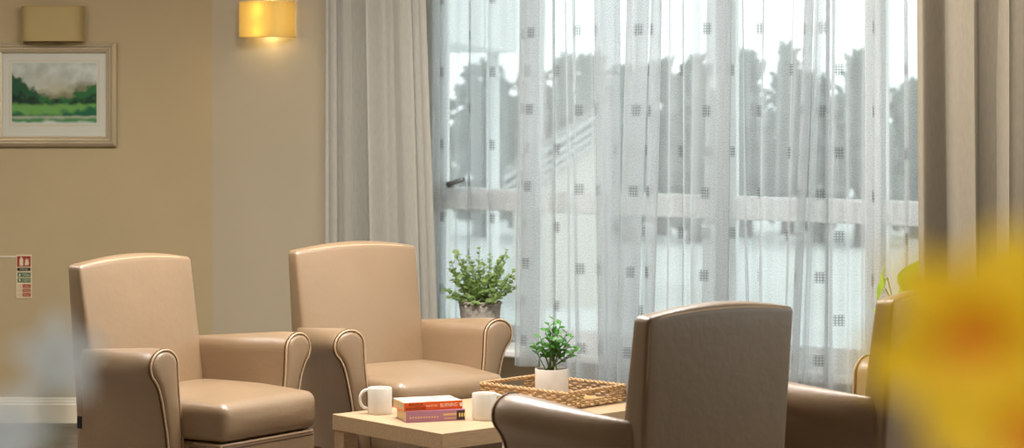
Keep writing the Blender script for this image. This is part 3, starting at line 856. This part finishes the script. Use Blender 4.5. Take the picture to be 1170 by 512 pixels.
# small pot plant in the tray
PD = 7.70
pb = at(630.5, 0, PD)
pot = thing('potted_plant', 'small bushy green plant in round cream pot on woven tray', 'plant', (pb.x, pb.y, TZ+.0095))
bm = bmesh.new(); r = .0562; h = .104
lathe(bm, [(.001, 0), (r*.93, 0), (r*.97, .003), (r*.985, .01), (r, h-.003), (r-.001, h), (r-.004, h), (r-.005, h-.004), (r-.005, h-.014), (.001, h-.014)], 48)
sharp(link('pot', bm, M['pot_white'], pot), 50)
bm = bmesh.new(); lathe(bm, [(.0508, h-.0135), (.03, h-.009), (.001, h-.007)], 24, cap=(False, True)); link('soil', bm, M['soil'], pot)
rnd = random.Random(12)
bs = bmesh.new(); bl = bmesh.new()
def sprig(base, tip, nl, L, Wd, shape, r0=.0025, bend=.02, spread=1., lf=None, sb=None, lo=.22):
    base, tip = Vector(base), Vector(tip); mid = (base+tip)/2+Vector((rnd.uniform(-1, 1), rnd.uniform(-1, 1), .6))*bend
    pts = [base*(1-q)**2+mid*2*q*(1-q)+tip*q*q for q in [k/8 for k in range(9)]]
    tube(sb, pts, [r0*(1-.06*k) for k in range(9)], 5)
    for k in range(nl):
        q = lo+(1-lo)*(k+rnd.random()*.5)/nl; q = min(q, 1.)
        p = base*(1-q)**2+mid*2*q*(1-q)+tip*q*q; t = (tip-base).normalized()
        a = k*2.4+rnd.random()
        side = Vector((math.cos(a), math.sin(a), rnd.uniform(-.1, .6)))
        d = side*spread+t*.55
        sc = (1-.35*q)*rnd.uniform(.75, 1.15)
        leaf(lf, p, d, Vector((0, 0, 1))+Vector((rnd.uniform(-.5, .5), rnd.uniform(-.8, .3), 0)), L*sc, Wd*sc, .2, rnd.uniform(-.1, .4), shape)
for (px, py) in ((633, 363), (641, 366), (626, 368), (648, 378), (655, 384), (660, 398), (655, 405), (617, 384), (610, 392), (615, 396), (622, 376), (638, 376), (630, 384), (645, 392), (636, 398), (622, 405), (651, 395), (628, 395)):
    tip = Vector(((px-630.5)*PD/F, rnd.uniform(-.04, .04), CAMZ-(py-YH)/F*PD-(TZ+.0095)))
    sprig((rnd.uniform(-.02, .02), rnd.uniform(-.015, .015), .097), tip, 7, .037, .025, 'oval', .0022, .012, 1., bl, bs, .42)
link('stem', bs, M['stem'], pot); link('foliage', bl, M['leaf_dark'], pot)

# basket plant on the sill
ub = ux(548.5, .05); bp = W(ub, .05, ZS)
bk = thing('basket_plant', 'grey wicker basket of round-leaved green foliage on the window sill', 'plant', bp, WROT)
bm = bmesh.new(); rows = 11; hb = .172
lathe(bm, [(.001, 0), (.066, 0)]+[(.070+.018*(k/rows)**1.1, hb*k/rows) for k in range(rows+1)]+[(.082, hb), (.080, hb-.02), (.001, hb-.02)], 72,
      fn=lambda a, i: 1+(  .075*math.sin(a*16+math.pi*(i % 2)) if 2 <= i < rows+2 else 0))
for v in bm.verts: v.co.y *= .82
link('wicker_basket', bm, M['wicker_grey'], bk)
bm = bmesh.new()
for ph in (0, math.pi):
    tube(bm, [((.088+.004*math.cos(k*.9+ph))*math.cos(2*math.pi*k/84), .82*(.088+.004*math.cos(k*.9+ph))*math.sin(2*math.pi*k/84), hb+.004*math.sin(k*.9+ph)) for k in range(84)], .0042, 5, True)
link('basket_rim', bm, M['wicker_grey'], bk)
bm = bmesh.new(); lathe(bm, [(.079, hb-.018), (.04, hb-.01), (.001, hb-.008)], 24, cap=(False, True))
for v in bm.verts: v.co.y *= .8
link('soil', bm, M['soil'], bk)
bs = bmesh.new(); bl = bmesh.new(); rnd = random.Random(7)
sB = F/bp.y
tips = [(519, 300), (521, 289), (526, 294), (516, 310), (513, 322), (512, 334), (518, 340), (530, 287), (536, 296), (543, 283), (546, 292), (553, 291), (557, 300), (562, 297), (568, 293), (574, 284), (575, 292), (580, 300), (578, 308), (585, 316), (590, 312), (595, 306), (588, 326), (583, 334), (573, 320), (565, 312), (550, 306), (540, 308), (532, 306), (526, 316), (524, 328), (535, 322), (546, 320), (556, 322), (562, 332), (570, 334), (550, 336), (538, 338), (528, 340), (558, 345), (578, 342), (521, 306), (544, 330), (568, 304)]
for (px, py) in tips:
    hz = CAMZ-(py-YH)/sB-ZS; lx = (px-548.5)/sB/UX*.98
    tip = Vector((lx, rnd.uniform(-.075, .06), hz))
    if hz < hb+.03: tip.y = -abs(tip.y)-.05
    tip.y = max(-.10, tip.y)
    sprig((lx*.25+rnd.uniform(-.02, .02), tip.y*.3, hb-.012), tip, 15, .029, .032, 'round', .0015, .02, 1., bl, bs)
for v in bl.verts: v.co.y = min(v.co.y, .068)
link('stem', bs, M['twig'], bk); link('foliage', bl, M['leaf_grey'], bk)

# floor plant at the right, only its top leaves show
fp = W(ux(1030, .33), .31, 0); fp.z = 0
fpl = thing('leafy_pot_plant', 'bright lime-leaved plant behind the far right armchair, by the right drape', 'plant', fp, WROT)
bm = bmesh.new(); lathe(bm, [(.001, 0), (.075, 0), (.08, .01), (.10, .20), (.102, .21), (.094, .21), (.09, .19), (.001, .19)], 36); sharp(link('pot', bm, M['pot_white'], fpl), 50)
bm = bmesh.new(); lathe(bm, [(.089, .191), (.04, .196), (.001, .197)], 24, cap=(False, True)); link('soil', bm, M['soil'], fpl)
bs = bmesh.new(); bl = bmesh.new(); sF = F/fp.y
def flp(px, py, y=0.): return Vector(((px-1032)/sF/UX, y, CAMZ-(py-YH)/sF))
for (base, tip, d, L, Wd, up, shp, fold) in (
    ((1036, 360), (1032, 330), (.55, 0, 1.), .115, .085, (.2, -1, .1), 'heart', .1),
    ((1034, 365), (1027, 334), (.9, 0, .05), .095, .085, (.1, -1, .35), 'heart', .1),
    ((1030, 368), (1013, 331), (-.10, 0, 1), .085, .05, (-.8, -.6, .1), 'pointed', .5),
    ((1026, 370), (1015, 318), (-.5, 0, -1.), .105, .042, (-.5, -.8, .2), 'pointed', .6),
    ((1036, 385), (1048, 352), (.8, 0, .5), .09, .07, (0, -1, .4), 'heart', .1),
    ((1036, 390), (1022, 365), (-.8, 0, .3), .09, .06, (0, -1, .5), 'heart', .1)):
    b_ = flp(*base); t_ = flp(*tip)
    tube(bs, [Vector((0, 0, .19)), Vector((b_.x*.6, 0, b_.z*.6+.07)), b_, t_], .003, 5)
    leaf(bl, t_, Vector(d), Vector(up), L, Wd, fold, .08, shp)
link('stem', bs, M['stem'], fpl); o = link('foliage', bl, M['leaf_lime'], fpl)
md = o.modifiers.new('sub', 'SUBSURF'); md.levels = 2; md.render_levels = 2

# ------------------------------------------------------------------ foreground flowers on a counter
cnt = thing('counter', 'dark wooden counter in the foreground below the flowers', 'counter', (0, .80, 0))
bm = bmesh.new(); box(bm, -.55, .55, -.33, .33, 1.0, 1.035, .004); link('countertop', bm, M['counter'], cnt, smooth=False)
bm = bmesh.new(); box(bm, -.52, .52, -.30, .30, 0, 1.0, .004); link('cabinet', bm, M['counter'], cnt, smooth=False)
def vase(label, x, y):
    t = thing('vase', label, 'vase', (x, y, 1.035), 0, 'flower vases on the counter')
    bm = bmesh.new()
    lathe(bm, [(.001, 0), (.036, 0), (.040, .004), (.046, .05), (.040, .10), (.028, .135), (.030, .15), (.027, .15), (.025, .135), (.036, .10), (.041, .05), (.034, .008), (.001, .008)], 36)
    link('vase_body', bm, M['vase'], t); return t
vase('cream vase holding the yellow daffodils at right', .150, .62)
vase('cream vase holding the white flowers at left', -.205, 1.02)
def flower(name, label, px, py, d, base, face, dia, petal, cup, cup_len, roll=0., npet=6, group=None):
    c = at(px, py, d)
    t = thing(name, label, 'flower', base, 0, group)
    base = Vector(base); c = c-base; f = Vector(face).normalized()
    q = f.to_track_quat('Z', 'Y').to_matrix().to_4x4(); T = Matrix.Translation(c) @ q
    bm = bmesh.new()
    for k in range(npet):
        a = roll+2*math.pi*k/npet; dirv = Vector((math.cos(a), math.sin(a), .10 if k % 2 else .22)); zz = .0 if k % 2 else .002
        b0 = len(bm.verts)
        leaf(bm, Vector((math.cos(a)*.004, math.sin(a)*.004, zz)), dirv, Vector((0, 0, 1)), dia/2, dia*.37, .18, .12, 'oval')
    bmesh.ops.transform(bm, matrix=T, verts=bm.verts[:])
    o = link('petals', bm, M[petal], t); md = o.modifiers.new('sub', 'SUBSURF'); md.levels = 2; md.render_levels = 2
    bm = bmesh.new(); cr = dia*.15
    lathe(bm, [(cr*.6, 0), (cr*.72, cup_len*.4), (cr*.8, cup_len*.75), (cr*1.12, cup_len), (cr*1.05, cup_len), (cr*.75, cup_len*.72), (cr*.6, .003), (.0005, .003)], 36, fn=lambda a, i: 1+(.07*math.sin(a*9) if 3 <= i <= 4 else 0), cap=(True, True))
    bmesh.ops.transform(bm, matrix=T, verts=bm.verts[:])
    link('trumpet', bm, M[cup], t)
    bm = bmesh.new(); back = c-f*.018
    P = [Vector((0, 0, 0)), Vector((back.x*.5, back.y*.5, back.z*.55)), back+Vector((0, 0, -.035)), back+Vector((0, 0, -.006)), c-f*.006, c]
    pts = []
    for k in range(len(P)-1):
        for j in range(4): pts.append(P[k].lerp(P[k+1], j/4))
    pts.append(P[-1]); tube(bm, pts, .0026, 7); link('stem', bm, M['stem'], t)
    return t
G = 'yellow daffodils in the foreground'
flower('daffodil', 'blurred yellow daffodil in the right foreground, orange centre, over the far right armchair', 1116, 392, 0.619, (0.1426, 0.6235, 1.046), (-.25, -1, .12), .060, 'petal_yellow', 'petal_orange', .006, R(14), group=G)
flower('daffodil', 'blurred yellow daffodil at right frame edge, highest of the pair', 1188, 372, 0.670, (0.1500, 0.6200, 1.046), (.1, -1, .1), .052, 'petal_yellow', 'petal_orange', .006, R(40), group=G)
flower('daffodil', 'blurred yellow daffodil at the bottom right corner of the photo', 1176, 498, 0.576, (0.1483, 0.6106, 1.046), (-.1, -1, .3), .043, 'petal_yellow', 'petal_orange', .006, R(10), group=G)
G = 'white flowers in the foreground'
flower('white_flower', 'blurred white flower in left foreground, in front of the leftmost armchair arm', 66, 410, 1.0, (-.199, 1.026, 1.046), (.3, -1, .1), .033, 'petal_white', 'petal_white', .004, R(20), 5, G)
flower('white_flower', 'blurred white flower at the bottom left corner of the photo', 8, 494, 1.0, (-.211, 1.014, 1.046), (.1, -1, .2), .033, 'petal_white', 'petal_white', .004, R(5), 5, G)

# ------------------------------------------------------------------ outdoors
GZ = -4.
bm = bmesh.new(); box(bm, -90, 90, 13, 260, GZ-.3, GZ); o = struct(link('ground', bm, M['grass'], smooth=False))
def tree(label, px, topy, hw, d, conifer, seed):
    rnd = random.Random(seed); top = at(px, topy, d); s_ = F/d; w = hw*1.03/s_; h = top.z-GZ
    t = thing('tree', label, 'tree', (top.x, d, GZ), 0, 'trees outside the window')
    bm = bmesh.new(); tube(bm, [(0, 0, -.05), (.05, 0, h*.4), (0, 0, h*.85)], [.28, .2, .06], 8); link('trunk', bm, M['trunk'], t)
    bm = bmesh.new()
    for k in range(150):
        q = rnd.random()
        z = h*(.10+.88*q)
        if conifer: rr = w*(1.05-q)**.75
        else: rr = w*math.sin(math.pi*min(1, .15+.8*q))**.6
        a = rnd.uniform(0, 6.283); rad = rr*rnd.random()**.5
        c = Vector((rad*math.cos(a), rad*math.sin(a)*.8, z))
        b0 = set(bm.verts); sz = rnd.uniform(.25, .5)*(.7 if q > .85 else 1)
        r_ = bmesh.ops.create_icosphere(bm, subdivisions=1, radius=sz*.8)
        for v in r_['verts']: v.co = Vector((v.co.x*rnd.uniform(.7, 1.5), v.co.y, v.co.z*rnd.uniform(.6, 1.3)))+c
        for j in range(3):
            dr = Vector((rnd.uniform(-1, 1), rnd.uniform(-1, 1), rnd.uniform(0, 1.2))); leaf(bm, c+dr*sz*.5, dr, Vector((0, -1, .2)), sz*1.2, sz*.5)
    link('crown', bm, M['crown'], t, smooth=False)
    return t
TR = [('outside tree seen through sheers above the basket plant', 548, 74, 44, 85, 0), ('outside tree between basket plant and tray plant, through sheers', 612, 80, 30, 82, 0),
      ('outside tree right of the roof verge seen through sheers', 646, 64, 24, 86, 0), ('outside tree directly above the tray plant through sheers', 676, 68, 22, 76, 0),
      ('outside tree behind the widest sheer panel, its left one', 716, 74, 34, 83, 0), ('outside tree behind the widest sheer panel, its middle one', 758, 70, 30, 86, 0),
      ('outside tree behind the widest sheer panel, its right one', 794, 66, 26, 82, 0), ('outside tree just right of the central mullion', 852, 60, 28, 85, 0),
      ('outside tree left of the slanting sheer edge, pointed', 900, 56, 24, 87, 1), ('low outside tree in the gap between two pointed trees', 934, 86, 26, 82, 0),
      ('largest pointed outside tree near the taupe drape', 984, 56, 52, 80, 1), ('low outside tree touching the taupe drape', 1046, 90, 34, 84, 0), ('outside tree seen nearest the right drape edge', 1090, 80, 40, 88, 0)]
for i, a in enumerate(TR): tree(*a, 100+i)
# house beyond the left panes
hd = 58.; hp = at(700, 118, hd)
hs = thing('house', 'neighbouring house with grey roof and white verge seen through sheers', 'house', (hp.x, hd, GZ))
rz_ = hp.z-GZ; el = at(575, 203, hd); ez = el.z-GZ; ex = el.x-hp.x
bm = bmesh.new(); g = [(ex+.25, 0), (-.02, 0), (-.02, rz_-.15), (ex+.25, ez)]
a = [bm.verts.new((x, 0, z)) for x, z in g]; b = [bm.verts.new((x, 7, z)) for x, z in g]
bm.faces.new(a); bm.faces.new(b)
for i in range(4): j = (i+1) % 4; bm.faces.new((a[i], a[j], b[j], b[i]))
link('house_wall', bm, M['house_wall'], hs, smooth=False)
for sx in (-1,):
    bm = bmesh.new(); q = [(0, rz_), (sx*abs(ex), ez), (sx*abs(ex), ez-.14), (0, rz_-.14)]
    a = [bm.verts.new((x, -.15, z)) for x, z in q]; b = [bm.verts.new((x, 7.2, z)) for x, z in q]
    bm.faces.new(a); bm.faces.new(b)
    for i in range(4): j = (i+1) % 4; bm.faces.new((a[i], a[j], b[j], b[i]))
    link('roof', bm, M['roof'], hs, smooth=False)
    for e in (.0, .24, .44, .64):
        bm = bmesh.new(); q = [(0, rz_-e), (sx*abs(ex), ez-e), (sx*abs(ex), ez-e-.10), (0, rz_-e-.10)]
        a = [bm.verts.new((x, -.26+e*.1, z)) for x, z in q]; b = [bm.verts.new((x, -.12+e*.1, z)) for x, z in q]
        bm.faces.new(a); bm.faces.new(b)
        for i in range(4): j = (i+1) % 4; bm.faces.new((a[i], a[j], b[j], b[i]))
        link('verge_board', bm, M['verge'], hs, smooth=False)
# canopy of the neighbouring wing
cp = at(470, 40, 13.5); cq = at(590, 58, 20.5)
can = thing('canopy', 'grey flat canopy of the next building, top left of the window', 'canopy', (cp.x, cp.y, GZ))
bm = bmesh.new(); dv = Vector((cq.x-cp.x, cq.y-cp.y, 0)); sd = Vector((-dv.y, dv.x, 0)).normalized()*2.6
for zz in (1,):
    lo = [Vector((0, 0, cp.z-GZ)), Vector((dv.x, dv.y, cp.z-GZ)), Vector((dv.x, dv.y, cp.z-GZ))+sd, Vector((0, 0, cp.z-GZ))+sd]
    A = [bm.verts.new(v) for v in lo]; B = [bm.verts.new(v+Vector((0, 0, .5))) for v in lo]
    bm.faces.new(A); bm.faces.new(B)
    for i in range(4): j = (i+1) % 4; bm.faces.new((A[i], A[j], B[j], B[i]))
link('canopy_roof', bm, M['canopy'], can, smooth=False)
for q in (lo[0]*.92+lo[3]*.08, lo[1]*.92+lo[2]*.08, lo[3]*.92+lo[0]*.08+dv*.02, lo[2]*.92+lo[1]*.08):
    bm = bmesh.new(); tube(bm, [Vector((q.x, q.y, -.03)), Vector((q.x, q.y, cp.z-GZ+.02))], .06, 10); link('post', bm, M['canopy'], can)

# ------------------------------------------------------------------ light
wd = bpy.data.worlds.new('overcast_sky'); SC.world = wd; wd.use_nodes = True
nt = wd.node_tree; nt.nodes.clear()
out = nt.nodes.new('ShaderNodeOutputWorld'); bg = nt.nodes.new('ShaderNodeBackground')
tc = nt.nodes.new('ShaderNodeTexCoord'); nz = nt.nodes.new('ShaderNodeTexNoise'); nz.inputs['Scale'].default_value = 7.; nz.inputs['Detail'].default_value = 5.
rp = nt.nodes.new('ShaderNodeValToRGB'); e = rp.color_ramp.elements
e[0].position = .42; e[0].color = (.74, .90, .94, 1); e[1].position = .58; e[1].color = (.98, 1., 1., 1)
nt.links.new(tc.outputs['Generated'], nz.inputs['Vector']); nt.links.new(nz.outputs[0], rp.inputs[0]); nt.links.new(rp.outputs[0], bg.inputs[0])
bg.inputs[1].default_value = 2.15
nt.links.new(bg.outputs[0], out.inputs[0])
def ceil_light(name, x, y, w, h, e, col=(1, .98, .95)):  # unseen area lights added near the ceiling to brighten the interior
    li = bpy.data.lights.new(name, 'AREA'); li.shape = 'RECTANGLE'; li.size = w; li.size_y = h; li.energy = e; li.color = col
    o = bpy.data.objects.new(name, li); COL.objects.link(o); o.location = (x, y, H-.03); return o
ceil_light('unseen_ceiling_light', -.6, 7.4, .6, 1.2, 86)
ceil_light('unseen_ceiling_light', .7, 7.0, .6, 1.2, 45)
ceil_light('unseen_ceiling_light', -2.8, 7.9, .6, 1.2, 36)  # added to brighten the left wall
ceil_light('unseen_ceiling_light', 0, -.5, .6, 1.2, 30)  # added to brighten the foreground flowers

# ------------------------------------------------------------------ camera
cam = bpy.data.cameras.new('camera'); co = bpy.data.objects.new('camera', cam); COL.objects.link(co)
co.location = (0, 0, CAMZ); co.rotation_euler = (R(90), 0, 0)
cam.sensor_fit = 'HORIZONTAL'; cam.sensor_width = 36; cam.lens = F/1170*36
cam.shift_y = -(256-YH)/1170
cam.clip_start = .05; cam.clip_end = 500
cam.dof.use_dof = True; cam.dof.focus_distance = 7.8; cam.dof.aperture_fstop = 4.4
SC.camera = co
SC.view_settings.view_transform = 'Standard'; SC.view_settings.look = 'None'; SC.view_settings.gamma = 1; SC.view_settings.use_curve_mapping = False
SC.view_settings.exposure = 0.12
SC.cycles.transparent_max_bounces = 32
SC.cycles.max_bounces = 10
